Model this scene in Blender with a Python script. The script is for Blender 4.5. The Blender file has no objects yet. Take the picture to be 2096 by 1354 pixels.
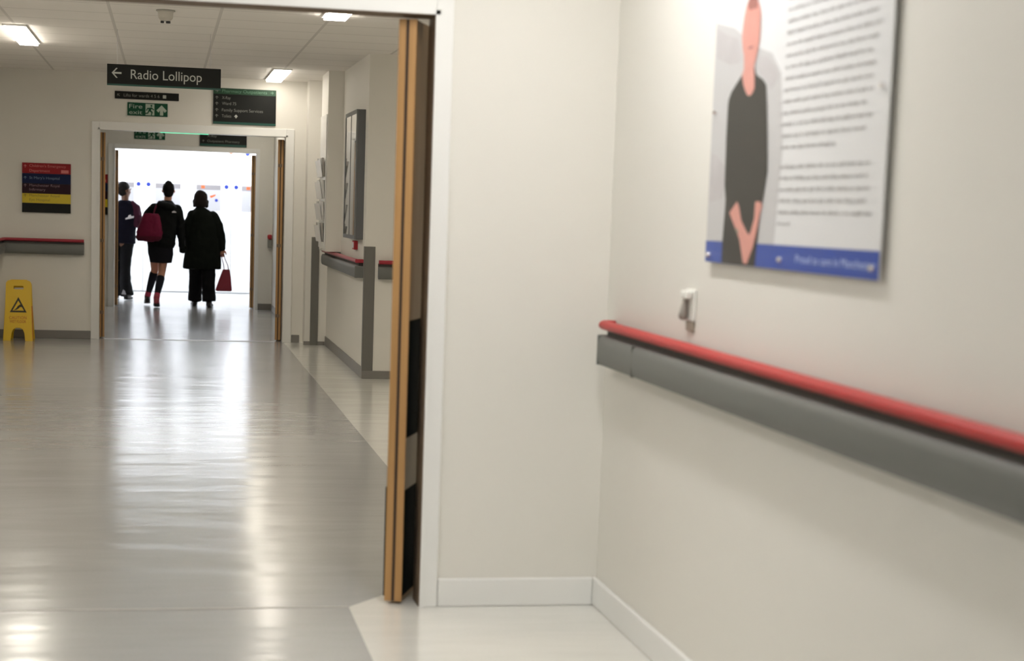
import bpy, bmesh, math, random
from mathutils import Vector, Matrix, noise
random.seed(7)
S = bpy.context.scene
COL = S.collection

# ------------------------------------------------------------------ camera
cd = bpy.data.cameras.new('camera')
cam = bpy.data.objects.new('camera', cd)
COL.objects.link(cam)
cd.sensor_fit = 'HORIZONTAL'; cd.sensor_width = 36
cd.lens = 3464.6 / 2096 * 36
cd.shift_x = (1048 - 1020.84) / 2096
cd.shift_y = (849.76 - 677) / 2096
cd.clip_start = .05; cd.clip_end = 200
cam.matrix_world = Matrix(((0.98084135, -0.00996684, -0.19455308, 0),
                           (-0.19186968, 0.12338265, -0.97363378, 0),
                           (0.03370853, 0.99230912, 0.11910648, 1.5),
                           (0, 0, 0, 1)))
cd.dof.use_dof = True
cd.dof.focus_distance = 13.0
FST_APERTURE = 0.021                       # aperture diameter in metres
cd.dof.aperture_fstop = (cd.lens / 1000) / FST_APERTURE
S.camera = cam

# ------------------------------------------------------------------ world, exposure
w = bpy.data.worlds.new('world'); S.world = w; w.use_nodes = True
w.node_tree.nodes['Background'].inputs[0].default_value = (.8, .85, 1, 1)
w.node_tree.nodes['Background'].inputs[1].default_value = .05
S.view_settings.view_transform = 'Standard'
S.view_settings.look = 'None'
S.view_settings.gamma = 1
S.view_settings.exposure = 0.0
S.view_settings.use_curve_mapping = False
S.cycles.max_bounces = 10
S.cycles.diffuse_bounces = 6

LAMP = dict(near=34.0, fill=23.0, mid=15.0, bay=34.0, lobby=16.0, bright=23.0)

# ------------------------------------------------------------------ materials
def mat(name, col, rough=.6, spec=.5, metal=0, bump=0, bscale=60, var=0, vscale=8, coat=0, emit=None, estr=0, sheen=0):
    m = bpy.data.materials.new(name); m.use_nodes = True
    nt = m.node_tree; b = nt.nodes['Principled BSDF']
    b.inputs['Base Color'].default_value = (*col, 1)
    b.inputs['Roughness'].default_value = rough
    b.inputs['Specular IOR Level'].default_value = spec
    b.inputs['Metallic'].default_value = metal
    b.inputs['Coat Weight'].default_value = coat
    if sheen: b.inputs['Sheen Weight'].default_value = sheen
    tc = nt.nodes.new('ShaderNodeTexCoord')
    if var:
        n = nt.nodes.new('ShaderNodeTexNoise'); n.inputs['Scale'].default_value = vscale; n.inputs['Detail'].default_value = 4
        r = nt.nodes.new('ShaderNodeMapRange'); r.inputs[3].default_value = 1 - var; r.inputs[4].default_value = 1 + var
        x = nt.nodes.new('ShaderNodeVectorMath'); x.operation = 'SCALE'; x.inputs[0].default_value = col
        nt.links.new(tc.outputs['Object'], n.inputs['Vector']); nt.links.new(n.outputs[0], r.inputs[0])
        nt.links.new(r.outputs[0], x.inputs['Scale']); nt.links.new(x.outputs[0], b.inputs['Base Color'])
    if bump:
        n = nt.nodes.new('ShaderNodeTexNoise'); n.inputs['Scale'].default_value = bscale; n.inputs['Detail'].default_value = 3
        u = nt.nodes.new('ShaderNodeBump'); u.inputs['Strength'].default_value = bump; u.inputs['Distance'].default_value = .01
        nt.links.new(tc.outputs['Object'], n.inputs['Vector']); nt.links.new(n.outputs[0], u.inputs['Height'])
        nt.links.new(u.outputs[0], b.inputs['Normal'])
    if emit:
        b.inputs['Emission Color'].default_value = (*emit, 1); b.inputs['Emission Strength'].default_value = estr
    return m

def srgb(r, g, b):
    f = lambda c: (c / 255 / 12.92) if c / 255 <= .04045 else ((c / 255 + .055) / 1.055) ** 2.4
    return (f(r), f(g), f(b))

def floor_mat(name, col, rough, speck):
    m = mat(name, col, rough, .5)
    nt = m.node_tree; b = nt.nodes['Principled BSDF']
    tc = nt.nodes.new('ShaderNodeTexCoord')
    n = nt.nodes.new('ShaderNodeTexNoise'); n.inputs['Scale'].default_value = 140; n.inputs['Detail'].default_value = 2
    r = nt.nodes.new('ShaderNodeMapRange'); r.inputs[1].default_value = .3; r.inputs[2].default_value = .7
    r.inputs[3].default_value = 1 - speck; r.inputs[4].default_value = 1 + speck
    x = nt.nodes.new('ShaderNodeVectorMath'); x.operation = 'SCALE'; x.inputs[0].default_value = col
    nt.links.new(tc.outputs['Object'], n.inputs['Vector']); nt.links.new(n.outputs[0], r.inputs[0])
    nt.links.new(r.outputs[0], x.inputs['Scale']); nt.links.new(x.outputs[0], b.inputs['Base Color'])
    # gentle waves of the laid vinyl, running across the corridor
    mp = nt.nodes.new('ShaderNodeMapping'); mp.inputs['Scale'].default_value = (.9, 2.6, 1)
    n2 = nt.nodes.new('ShaderNodeTexNoise'); n2.inputs['Scale'].default_value = 1.3; n2.inputs['Detail'].default_value = 3; n2.inputs['Roughness'].default_value = .45
    bp = nt.nodes.new('ShaderNodeBump'); bp.inputs['Strength'].default_value = 1; bp.inputs['Distance'].default_value = .0055
    nt.links.new(tc.outputs['Object'], mp.inputs[0]); nt.links.new(mp.outputs[0], n2.inputs['Vector'])
    nt.links.new(n2.outputs[0], bp.inputs['Height']); nt.links.new(bp.outputs[0], b.inputs['Normal'])
    b.inputs['Coat Weight'].default_value = .55; b.inputs['Coat Roughness'].default_value = .16
    nt.links.new(bp.outputs[0], b.inputs['Coat Normal'])
    # worn polish: roughness varies
    n3 = nt.nodes.new('ShaderNodeTexNoise'); n3.inputs['Scale'].default_value = 1.1; n3.inputs['Detail'].default_value = 5
    r3 = nt.nodes.new('ShaderNodeMapRange'); r3.inputs[3].default_value = rough * .75; r3.inputs[4].default_value = rough * 1.3
    nt.links.new(tc.outputs['Object'], n3.inputs['Vector']); nt.links.new(n3.outputs[0], r3.inputs[0]); nt.links.new(r3.outputs[0], b.inputs['Roughness'])
    return m

def ceiling_mat():
    m = mat('ceiling_tiles', (.66, .635, .59), .9, .2)
    nt = m.node_tree; b = nt.nodes['Principled BSDF']
    tc = nt.nodes.new('ShaderNodeTexCoord')
    br = nt.nodes.new('ShaderNodeTexBrick'); br.offset = 0; br.squash = 1
    br.inputs['Color1'].default_value = (.90, .87, .83, 1); br.inputs['Color2'].default_value = (.88, .85, .81, 1)
    br.inputs['Mortar'].default_value = (.70, .675, .64, 1)
    br.inputs['Scale'].default_value = 1; br.inputs['Mortar Size'].default_value = .012
    br.inputs['Brick Width'].default_value = .765; br.inputs['Row Height'].default_value = .6
    nt.links.new(tc.outputs['Object'], br.inputs['Vector']); nt.links.new(br.outputs[0], b.inputs['Base Color'])
    return m

def wood_mat(name, c1, c2):
    m = mat(name, c1, .42, .4)
    nt = m.node_tree; b = nt.nodes['Principled BSDF']
    tc = nt.nodes.new('ShaderNodeTexCoord'); mp = nt.nodes.new('ShaderNodeMapping'); mp.inputs['Scale'].default_value = (40, 40, 1.3)
    n = nt.nodes.new('ShaderNodeTexNoise'); n.inputs['Scale'].default_value = 1.4; n.inputs['Detail'].default_value = 5
    cr = nt.nodes.new('ShaderNodeValToRGB'); cr.color_ramp.elements[0].position = .3; cr.color_ramp.elements[1].position = .7
    cr.color_ramp.elements[0].color = (*c1, 1); cr.color_ramp.elements[1].color = (*c2, 1)
    nt.links.new(tc.outputs['Object'], mp.inputs[0]); nt.links.new(mp.outputs[0], n.inputs['Vector'])
    nt.links.new(n.outputs[0], cr.inputs[0]); nt.links.new(cr.outputs[0], b.inputs['Base Color'])
    return m

M = {}
M['paint'] = mat('cream_wall_paint', (.78, .762, .71), .62, .35, bump=.06, bscale=220)
M['white'] = mat('white_gloss_paint', (.84, .84, .82), .3, .5)
M['roomwhite'] = mat('white_room_paint', (.86, .87, .88), .6, .3)
M['doorwhite'] = mat('white_door_paint', (.80, .81, .83), .45, .4)
M['floor'] = floor_mat('grey_vinyl', (.385, .39, .39), .22, .05)
M['band'] = floor_mat('pale_vinyl', (.76, .755, .71), .2, .04)
M['ceil'] = ceiling_mat()
M['wood'] = wood_mat('door_edge_oak', (.38, .21, .078), (.48, .275, .11))
M['woodface'] = wood_mat('door_face_veneer', (.26, .165, .085), (.33, .215, .115))
M['lining'] = mat('brown_lining', (.20, .145, .10), .6, .2)
M['woodpale'] = mat('bare_veneer_band', (.34, .29, .22), .5)
M['groove'] = mat('intumescent_strip', (.045, .025, .015), .6)
M['kick'] = mat('black_kick_plate', (.005, .007, .007), .75, .08)
M['railgrey'] = mat('grey_pvc_rail', (.15, .155, .145), .45, .4, bump=.1, bscale=400)
M['neck'] = mat('dark_grey_neck', (.075, .068, .062), .6)
M['railred'] = mat('red_pvc_grip', (.47, .022, .022), .4, .35)
M['railcrimson'] = mat('dark_red_pvc_grip', (.36, .022, .04), .4, .5)
M['guard'] = mat('grey_corner_guard', (.155, .15, .135), .55)
M['skirt'] = mat('grey_vinyl_skirting', (.215, .205, .19), .45)
M['signdark'] = mat('charcoal_sign', (.013, .014, .013), .6, .2)
M['signgreen'] = mat('dark_green_sign', (.006, .055, .022), .45)
M['signteal'] = mat('teal_sign_edge', (.008, .075, .055), .4)
M['exitgreen'] = mat('exit_green', (.006, .07, .035), .6, .25)
M['exitwhite'] = mat('exit_pale', (.42, .50, .42), .5)
M['letter'] = mat('pale_lettering', (.48, .50, .46), .5)
M['lettergrey'] = mat('grey_lettering', (.20, .205, .185), .5)
M['lettergreen'] = mat('green_lettering', (.12, .25, .16), .5)
M['sred'] = mat('sign_red', (.28, .009, .014), .55, .25)
M['sblue'] = mat('sign_blue', (.006, .014, .06), .6, .2)
M['spurple'] = mat('sign_purple', (.026, .007, .014), .6, .2)
M['syellow'] = mat('sign_yellow', (.62, .47, .01), .45)
M['lred'] = mat('pink_lettering', (.62, .16, .15), .5)
M['lblue'] = mat('blue_grey_lettering', (.16, .22, .32), .5)
M['lpurple'] = mat('mauve_lettering', (.26, .17, .20), .5)
M['lyellow'] = mat('olive_lettering', (.28, .20, .01), .5)
M['wetyellow'] = mat('yellow_plastic', (.80, .52, .012), .35, .5)
M['wetblack'] = mat('black_print', (.04, .035, .01), .5)
M['wetred'] = mat('orange_print', (.55, .14, .01), .5)
M['ptwhite'] = mat('poster_white', (.73, .735, .745), .35, .4)
M['ptgrey'] = mat('poster_light_grey', (.54, .535, .54), .35, .4)
M['ptgrey2'] = mat('poster_mid_grey', (.50, .48, .49), .35, .4, var=.12, vscale=14)
M['pttext'] = mat('poster_grey_text', (.42, .41, .41), .5)
M['ptblue'] = mat('poster_blue', (.018, .065, .36), .35, .4)
M['ptbluetext'] = mat('poster_pale_blue_text', (.40, .48, .75), .4)
M['ptblack'] = mat('poster_black_dress', (.028, .026, .022), .45)
M['ptskin'] = mat('poster_skin', (.66, .30, .25), .4, var=.08, vscale=30)
M['pthair'] = mat('poster_auburn', (.34, .13, .11), .4)
M['ptedge'] = mat('poster_edge', (.45, .42, .40), .5)
M['sheetgrey'] = mat('pale_notice_paper', (.36, .36, .38), .6)
M['headgrey'] = mat('grey_notice_heading', (.20, .19, .20), .6)
M['screw'] = mat('chrome_screw', (.8, .8, .82), .2, .5, 1)
M['plastic'] = mat('white_plastic', (.80, .80, .76), .35, .5)
M['plasticgrey'] = mat('grey_plastic', (.30, .27, .24), .5)
M['beige'] = mat('beige_tab', (.33, .29, .23), .6)
M['glass'] = mat('dark_cabinet_glass', (.018, .022, .02), .035, .8)
M['cabframe'] = mat('grey_aluminium', (.16, .165, .165), .4, .5, .2)
M['cabend'] = mat('slate_cabinet_end', (.11, .115, .12), .5)
M['paper'] = mat('leaflet_paper', (.80, .80, .78), .6)
M['papergrey'] = mat('leaflet_print', (.42, .41, .38), .6)
M['acrylic'] = mat('white_acrylic', (.86, .86, .84), .25, .5)
M['callred'] = mat('red_plastic', (.45, .02, .03), .4)
M['boxgrey'] = mat('grey_box', (.27, .27, .24), .5)
M['dot'] = mat('blue_dot', (.012, .03, .25), .5)
M['orange'] = mat('orange_sticker', (.5, .10, .03), .5)
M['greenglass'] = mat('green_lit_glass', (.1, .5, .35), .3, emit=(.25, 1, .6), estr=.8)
M['detgrey'] = mat('detector_grey', (.45, .43, .38), .5)
M['detblack'] = mat('detector_black', (.02, .02, .02), .5)
M['skin'] = mat('skin', (.50, .235, .15), .5, .4)
M['skinbrown'] = mat('brown_skin', (.16, .075, .045), .5, .4)
M['hairdark'] = mat('dark_brown_hair', (.018, .012, .010), .8, .15, bump=.5, bscale=90)
M['hairblack'] = mat('black_hair', (.012, .010, .010), .8, .15, bump=.5, bscale=90)
M['puffer'] = mat('black_puffer_nylon', (.006, .007, .007), .8, .15, bump=.3, bscale=30)
M['skirtcloth'] = mat('black_skirt_cloth', (.008, .008, .011), .85, .2)
M['wool'] = mat('black_wool_coat', (.008, .010, .008), .95, .1, bump=.4, bscale=160)
M['trouser'] = mat('black_trouser_cloth', (.006, .006, .007), .9, .15)
M['navy'] = mat('dark_navy_jacket', (.007, .007, .014), .9, .1)
M['plum'] = mat('plum_sleeve', (.045, .008, .022), .8, .2)
M['sock'] = mat('charcoal_sock', (.018, .018, .024), .9, .1)
M['pinksock'] = mat('pink_ankle_sock', (.48, .07, .12), .8, .1)
M['shoe'] = mat('black_shoe', (.012, .010, .012), .5)
M['redshoe'] = mat('red_shoe', (.42, .07, .09), .6)
M['bag'] = mat('crimson_bag_cloth', (.17, .009, .04), .75, .2, bump=.3, bscale=40)
M['bagdark'] = mat('dark_crimson_trim', (.10, .008, .025), .75, .2)
M['handbag'] = mat('maroon_handbag', (.22, .015, .03), .5, .4)
M['logo'] = mat('white_print', (.75, .75, .78), .6)
M['palegrey'] = mat('pale_grey_cloth', (.35, .35, .38), .8)
def lamp_mat(key, col):
    m = bpy.data.materials.new('lamp_diffuser_' + key); m.use_nodes = True
    nt = m.node_tree; nt.nodes.clear()
    o = nt.nodes.new('ShaderNodeOutputMaterial'); e = nt.nodes.new('ShaderNodeEmission')
    e.inputs[0].default_value = (*col, 1); e.inputs[1].default_value = LAMP[key]
    nt.links.new(e.outputs[0], o.inputs[0]); return m
M['lamp_near'] = lamp_mat('near', (1, .985, .96))
M['lamp_fill'] = lamp_mat('fill', (1, .985, .96))
M['lamp_mid'] = lamp_mat('mid', (1, .92, .80))
M['lamp_bay'] = lamp_mat('bay', (1, .92, .80))
M['lamp_lobby'] = lamp_mat('lobby', (1, .92, .78))
M['lamp_bright'] = lamp_mat('bright', (.93, .96, 1))

# ------------------------------------------------------------------ mesh helpers (all in world coordinates)
class MB:
    def __init__(s): s.bm = bmesh.new(); s.slot = 0
    def _n(s, faces):
        for f in faces: f.material_index = s.slot
    def box(s, x0, x1, y0, y1, z0, z1, bev=0, seg=2):
        g = bmesh.ops.create_cube(s.bm, size=1)
        vs = g['verts']
        for v in vs:
            v.co = Vector((x0 + (v.co.x + .5) * (x1 - x0), y0 + (v.co.y + .5) * (y1 - y0), z0 + (v.co.z + .5) * (z1 - z0)))
        fs = list({f for v in vs for f in v.link_faces}); s._n(fs)
        if bev:
            es = list({e for v in vs for e in v.link_edges})
            r = bmesh.ops.bevel(s.bm, geom=es, offset=bev, segments=seg, affect='EDGES', profile=.5)
            s._n(r['faces'])
        return s
    def prism(s, pts, off):
        """closed polygon pts (3D) extruded by vector off"""
        off = Vector(off); a = [s.bm.verts.new(p) for p in pts]; b = [s.bm.verts.new(Vector(p) + off) for p in pts]
        n = len(pts); fs = [s.bm.faces.new(a), s.bm.faces.new(b[::-1])]
        for i in range(n): fs.append(s.bm.faces.new((a[i], b[i], b[(i + 1) % n], a[(i + 1) % n])))
        s._n(fs); bmesh.ops.recalc_face_normals(s.bm, faces=fs); return s
    def poly(s, pts):
        f = s.bm.faces.new([s.bm.verts.new(p) for p in pts]); s._n([f]); return s
    def loft(s, rings, cap=True):
        R = [[s.bm.verts.new(p) for p in r] for r in rings]; n = len(R[0]); fs = []
        for a, b in zip(R, R[1:]):
            for i in range(n): fs.append(s.bm.faces.new((a[i], a[(i + 1) % n], b[(i + 1) % n], b[i])))
        if cap: fs += [s.bm.faces.new(R[0][::-1]), s.bm.faces.new(R[-1])]
        s._n(fs); bmesh.ops.recalc_face_normals(s.bm, faces=fs); return s
    def limb(s, pts, rad, n=16, ref=(1, 0, 0), round_ends=True):
        """tapered tube through pts; rad = r or (r_ref, r_other)"""
        P = [Vector(p) for p in pts]; R = [(r, r) if not isinstance(r, tuple) else r for r in rad]
        if round_ends:
            d0 = (P[1] - P[0]).normalized(); d1 = (P[-1] - P[-2]).normalized()
            r0, r1 = min(R[0]), min(R[-1])
            P = [P[0] - d0 * r0 * .85, P[0] - d0 * r0 * .5] + P + [P[-1] + d1 * r1 * .5, P[-1] + d1 * r1 * .85]
            k = lambda r, f: (r[0] * f, r[1] * f)
            R = [k(R[0], .5), k(R[0], .87)] + R + [k(R[-1], .87), k(R[-1], .5)]
        rings = []
        for i, p in enumerate(P):
            d = (P[min(i + 1, len(P) - 1)] - P[max(i - 1, 0)]).normalized()
            rf = Vector(ref)
            if abs(rf.dot(d)) > .9: rf = Vector((0, 1, 0))
            u = (rf - d * rf.dot(d)).normalized(); v = d.cross(u)
            rings.append([p + u * R[i][0] * math.cos(t * 2 * math.pi / n) + v * R[i][1] * math.sin(t * 2 * math.pi / n) for t in range(n)])
        return s.loft(rings)
    def ball(s, c, r, n=20, m=14):
        c = Vector(c); r = (r, r, r) if not isinstance(r, tuple) else r
        rings = []
        for j in range(1, m):
            a = math.pi * j / m
            rings.append([c + Vector((r[0] * math.sin(a) * math.cos(t * 2 * math.pi / n), r[1] * math.sin(a) * math.sin(t * 2 * math.pi / n), r[2] * math.cos(a))) for t in range(n)])
        return s.loft(rings)
    def cyl(s, p0, p1, r0, r1=None, n=24):
        return s.limb([p0, p1], [r0, r0 if r1 is None else r1], n, round_ends=False)
    def ring_loft(s, spec, n=28, pw=1.0, cap=True):
        """horizontal superellipse rings: (cx, cy, z, rx, ry)"""
        rings = []
        for (cx, cy, z, rx, ry) in spec:
            q = []
            for t in range(n):
                a = t * 2 * math.pi / n; c, d = math.cos(a), math.sin(a)
                q.append(Vector((cx + rx * math.copysign(abs(c) ** pw, c), cy + ry * math.copysign(abs(d) ** pw, d), z)))
            rings.append(q)
        return s.loft(rings, cap)

LOC = {}
def wloc(o): return LOC.get(o.name, Vector((0, 0, 0)))
def props(o, label=None, cat=None, group=None, kind=None):
    if label: o['label'] = label
    if cat: o['category'] = cat
    if group: o['group'] = group
    if kind: o['kind'] = kind
    return o
def thing(name, loc, label=None, cat=None, group=None, kind=None):
    o = bpy.data.objects.new(name, None); COL.objects.link(o); o.location = loc; o.empty_display_size = .1
    LOC[o.name] = Vector(loc)
    return props(o, label, cat, group, kind)
def put_mesh(name, me, parent=None, origin=None):
    """me is in world coordinates"""
    if parent is not None: base = wloc(parent)
    else:
        vs = [v.co for v in me.vertices]
        base = Vector(origin) if origin else Vector(((min(v.x for v in vs) + max(v.x for v in vs)) / 2, (min(v.y for v in vs) + max(v.y for v in vs)) / 2, min(v.z for v in vs)))
    o = bpy.data.objects.new(name, me); COL.objects.link(o)
    me.transform(Matrix.Translation(-base))
    if parent is not None: o.parent = parent; LOC[o.name] = base
    else: o.location = base; LOC[o.name] = base
    return o
def obj(name, mb, mats, parent=None, smooth=False, origin=None, **kw):
    me = bpy.data.meshes.new(name); mb.bm.to_mesh(me); mb.bm.free()
    for m in (mats if isinstance(mats, (list, tuple)) else [mats]): me.materials.append(M[m])
    if smooth:
        for p in me.polygons: p.use_smooth = True
    return props(put_mesh(name, me, parent, origin), **kw)
def smooth_by_angle(o, ang=40):
    me = o.data
    for p in me.polygons: p.use_smooth = True
    bm = bmesh.new(); bm.from_mesh(me)
    for e in bm.edges:
        if len(e.link_faces) == 2 and e.calc_face_angle(0) > math.radians(ang): e.smooth = False
    bm.to_mesh(me); bm.free()
def fused(name, mb, m, parent, voxel=.008, smooth=4, wrinkle=0, wscale=9, **kw):
    """all closed shapes in mb fused into ONE continuous skin"""
    me = bpy.data.meshes.new('tmp'); mb.bm.to_mesh(me); mb.bm.free()
    t = bpy.data.objects.new('tmp', me); COL.objects.link(t)
    r = t.modifiers.new('r', 'REMESH'); r.mode = 'VOXEL'; r.voxel_size = voxel
    sm = t.modifiers.new('s', 'SMOOTH'); sm.factor = .5; sm.iterations = smooth
    dg = bpy.context.evaluated_depsgraph_get()
    out = bpy.data.meshes.new_from_object(t.evaluated_get(dg)); bpy.data.objects.remove(t); bpy.data.meshes.remove(me)
    out.name = name; out.materials.clear(); out.materials.append(M[m])
    if wrinkle:
        for v in out.vertices:
            p = v.co
            d = noise.noise(Vector((p.x * wscale * .7, p.y * wscale * .7, p.z * wscale))) + .5 * noise.noise(p * wscale * 2.3)
            v.co = v.co + v.normal * d * wrinkle
    for p in out.polygons: p.use_smooth = True
    return props(put_mesh(name, out, parent), **kw)

def curve_mesh(cu, mtx):
    t = bpy.data.objects.new('tmp', cu); COL.objects.link(t)
    dg = bpy.context.evaluated_depsgraph_get()
    me = bpy.data.meshes.new_from_object(t.evaluated_get(dg)); bpy.data.objects.remove(t)
    me.transform(mtx); return me
def frame(kind, o):
    """2D (u, v) plane placed at o. 'front': faces the camera side (-Y), u = +X, v = +Z. 'side': on the right wall (faces -X), u = -Y, v = +Z"""
    if kind == 'front': m = Matrix(((1, 0, 0), (0, 0, -1), (0, 1, 0)))
    elif kind == 'side': m = Matrix(((0, 0, -1), (-1, 0, 0), (0, 1, 0)))
    return Matrix.Translation(o) @ m.to_4x4()
def text(txt, u0, u1, v, h, fr, m, name='lettering', parent=None, depth=.0008, **kw):
    cu = bpy.data.curves.new('t', 'FONT'); cu.body = txt; cu.size = 1; cu.extrude = 0
    me = curve_mesh(cu, Matrix.Identity(4)); xs = [q.co.x for q in me.vertices]
    x0, x1 = min(xs), max(xs); sc = h / .70
    sx = (u1 - u0) / (x1 - x0) if u1 else sc
    bm = bmesh.new(); bm.from_mesh(me)
    for q in bm.verts: q.co = Vector((u0 + (q.co.x - x0) * sx, v + q.co.y * sc, 0))
    r = bmesh.ops.extrude_face_region(bm, geom=bm.faces[:])
    for q in [g for g in r['geom'] if isinstance(g, bmesh.types.BMVert)]: q.co.z += depth
    bmesh.ops.recalc_face_normals(bm, faces=bm.faces[:])
    bm.to_mesh(me); bm.free(); me.transform(fr); me.materials.clear(); me.materials.append(M[m])
    return props(put_mesh(name, me, parent), **kw)
def shape2d(outlines, fr, thick, m, name, parent=None, bevel=0, **kw):
    """filled 2D outlines (inner ones are holes) given thickness"""
    cu = bpy.data.curves.new('c', 'CURVE'); cu.dimensions = '2D'; cu.fill_mode = 'BOTH'; cu.extrude = thick / 2; cu.bevel_depth = bevel
    for pts in outlines:
        sp = cu.splines.new('POLY'); sp.points.add(len(pts) - 1); sp.use_cyclic_u = True
        for i, p in enumerate(pts): sp.points[i].co = (p[0], p[1], 0, 1)
    me = curve_mesh(cu, Matrix.Translation((0, 0, thick / 2))); me.transform(fr)
    me.materials.clear(); me.materials.append(M[m]); me.name = name
    return props(put_mesh(name, me, parent), **kw)
def rect(u0, u1, v0, v1): return [(u0, v0), (u1, v0), (u1, v1), (u0, v1)]
def rrect(u0, u1, v0, v1, r, n=5):
    p = []
    for cx, cy, a in ((u1 - r, v0 + r, -90), (u1 - r, v1 - r, 0), (u0 + r, v1 - r, 90), (u0 + r, v0 + r, 180)):
        for i in range(n + 1):
            t = math.radians(a + 90 * i / n); p.append((cx + r * math.cos(t), cy + r * math.sin(t)))
    return p
def circ(u, v, r, n=24): return [(u + r * math.cos(2 * math.pi * i / n), v + r * math.sin(2 * math.pi * i / n)) for i in range(n)]

# ------------------------------------------------------------------ key planes of the corridor
A, B, C, D = 6.24, 18.6, 24.37, 28.6        # doorway walls at these distances, far bright wall last
XR, XL, X1 = 1.655, -1.72, 1.72              # near right wall, left wall, right wall of the middle stretch
CZ = 2.82                                    # ceiling height

# floor: grey sheet with pale margins, cut as real polygons
fb = MB()
fb.slot = 0
fb.poly([(XL - .1, -4, 0), (.695, -4, 0), (.695, A, 0), (XL - .1, A, 0)])
fb.poly([(XL - .1, A, 0), (.695, A, 0), (1.29, A + .74, 0), (1.29, D, 0), (XL - .1, D, 0)])
fb.poly([(1.29, B, 0), (4, B, 0), (4, D + .1, 0), (1.29, D + .1, 0)])
fb.poly([(-3.5, C, 0), (XL - .1, C, 0), (XL - .1, D + .1, 0), (-3.5, D + .1, 0)])
fb.poly([(XL - .1, D, 0), (1.29, D, 0), (1.29, D + .1, 0), (XL - .1, D + .1, 0)])
fb.slot = 1
fb.poly([(.695, -4, 0), (4, -4, 0), (4, A, 0), (.695, A, 0)])
fb.poly([(.695, A, 0), (4, A, 0), (4, B, 0), (1.29, B, 0), (1.29, A + .74, 0)])
bmesh.ops.remove_doubles(fb.bm, verts=fb.bm.verts[:], dist=.0005)
bmesh.ops.recalc_face_normals(fb.bm, faces=fb.bm.faces[:])
if fb.bm.faces[0].normal.z < 0: bmesh.ops.reverse_faces(fb.bm, faces=fb.bm.faces[:])
obj('floor', fb, ['floor', 'band'], kind='structure', origin=(0, 0, 0))
obj('ceiling', MB().box(XL - .2, 4.1, -4.1, C + .15, CZ, CZ + .1), 'ceil', kind='structure', origin=(1.135, .1, CZ))
obj('ceiling', MB().box(-3.6, 4.1, C + .15, D + .2, 3.0, 3.1), 'roomwhite', kind='structure', origin=(0, C, 3.0))

def doorwall(name, y, th, x0, x1, ox0, ox1, oz, m, top=CZ):
    b = MB().box(x0, ox0, y, y + th, 0, top).box(ox1, x1, y, y + th, 0, top).box(ox0, ox1, y, y + th, oz, top)
    return obj(name, b, m, kind='structure')
OA = (-.97, .964, 2.209); OB = (-.688, 1.277, 2.228); OC = (-.694, 1.262, 2.205)
doorwall('wall_front', A, .13, XL, XR, *OA, 'paint')
doorwall('wall_middle', B, .15, XL, 2.0, *OB, 'paint')
doorwall('wall_rear', C, .15, XL, 1.6, *OC, 'paint')
obj('wall_right', MB().box(XR, XR + .1, -4, A + .13, 0, CZ), 'paint', kind='structure')
obj('wall_left', MB().box(XL - .1, XL, -4, C, 0, CZ), 'paint', kind='structure')
# middle stretch: wall that starts at a protruding corner 14.8 m away
obj('wall_right', MB().box(X1, 4, 14.8, B, 0, CZ), 'paint', kind='structure')
obj('wall_right', MB().box(1.49, X1, 18.33, B, 0, CZ), 'paint', kind='structure')
obj('wall_right', MB().box(1.565, X1, 16.9, 17.6, 1.05, CZ), 'paint', kind='structure')
obj('wall_right', MB().box(4, 4.1, A, 14.8, 0, CZ), 'paint', kind='structure')
obj('wall_front', MB().box(XR + .1, 4, A, A + .13, 0, CZ), 'paint', kind='structure')
obj('wall_right', MB().box(1.5, 1.6, B + .15, C, 0, CZ), 'paint', kind='structure')
obj('wall_back', MB().box(-3.6, 4.1, D, D + .15, 0, 3.0), 'roomwhite', kind='structure')
obj('wall_left', MB().box(-3.6, -3.5, C, D, 0, 3.0), 'roomwhite', kind='structure')
obj('wall_right', MB().box(4, 4.1, C, D, 0, 3.0), 'roomwhite', kind='structure')
obj('wall_rear', MB().box(-3.5, XL, C, C + .15, 0, 3.0), 'roomwhite', kind='structure')
obj('wall_rear', MB().box(1.6, 4, C, C + .15, 0, 3.0), 'roomwhite', kind='structure')
obj('wall_back', MB().box(XL - .1, 4, -4.1, -4, 0, CZ), 'paint', kind='structure')

# skirtings
def skirt(name, x0, x1, y0, y1, h, m, bev=.004): return obj(name, MB().box(x0, x1, y0, y1, 0, h, bev), m, kind='structure')
skirt('baseboard_front', 1.03, XR - .0185, A - .018, A, .108, 'white', .006)
skirt('baseboard_right', XR - .018, XR, -4, A - .0, .108, 'white', .006)
skirt('baseboard_middle', XL + .012, -.77, B - .01, B, .088, 'skirt')
skirt('baseboard_middle', 1.368, 1.455, B - .01, B, .085, 'skirt')
skirt('baseboard_left', XL, XL + .01, A + .13, B, .088, 'skirt')
skirt('baseboard_right', X1 - .01, X1, 14.8, 18.32, .10, 'skirt')
skirt('baseboard_right', 1.48, X1 - .012, 18.32, 18.33, .04, 'skirt')
skirt('baseboard_right', X1 - .01, 3.99, 14.788, 14.798, .07, 'skirt')
skirt('baseboard_rear', 1.308, 1.499, C - .01, C, .085, 'skirt')
skirt('baseboard_right', 1.49, 1.5, B + .15, C - .012, .085, 'skirt')
obj('trim_1', MB().box(OA[0] + .05, .69, A - .006, A + .006, 0, .0012), 'papergrey', kind='structure')
obj('trim_2', MB().box(OB[0] + .06, OB[1] - .09, B + .0, B + .10, 0, .003), 'ptgrey', kind='structure')

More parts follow.
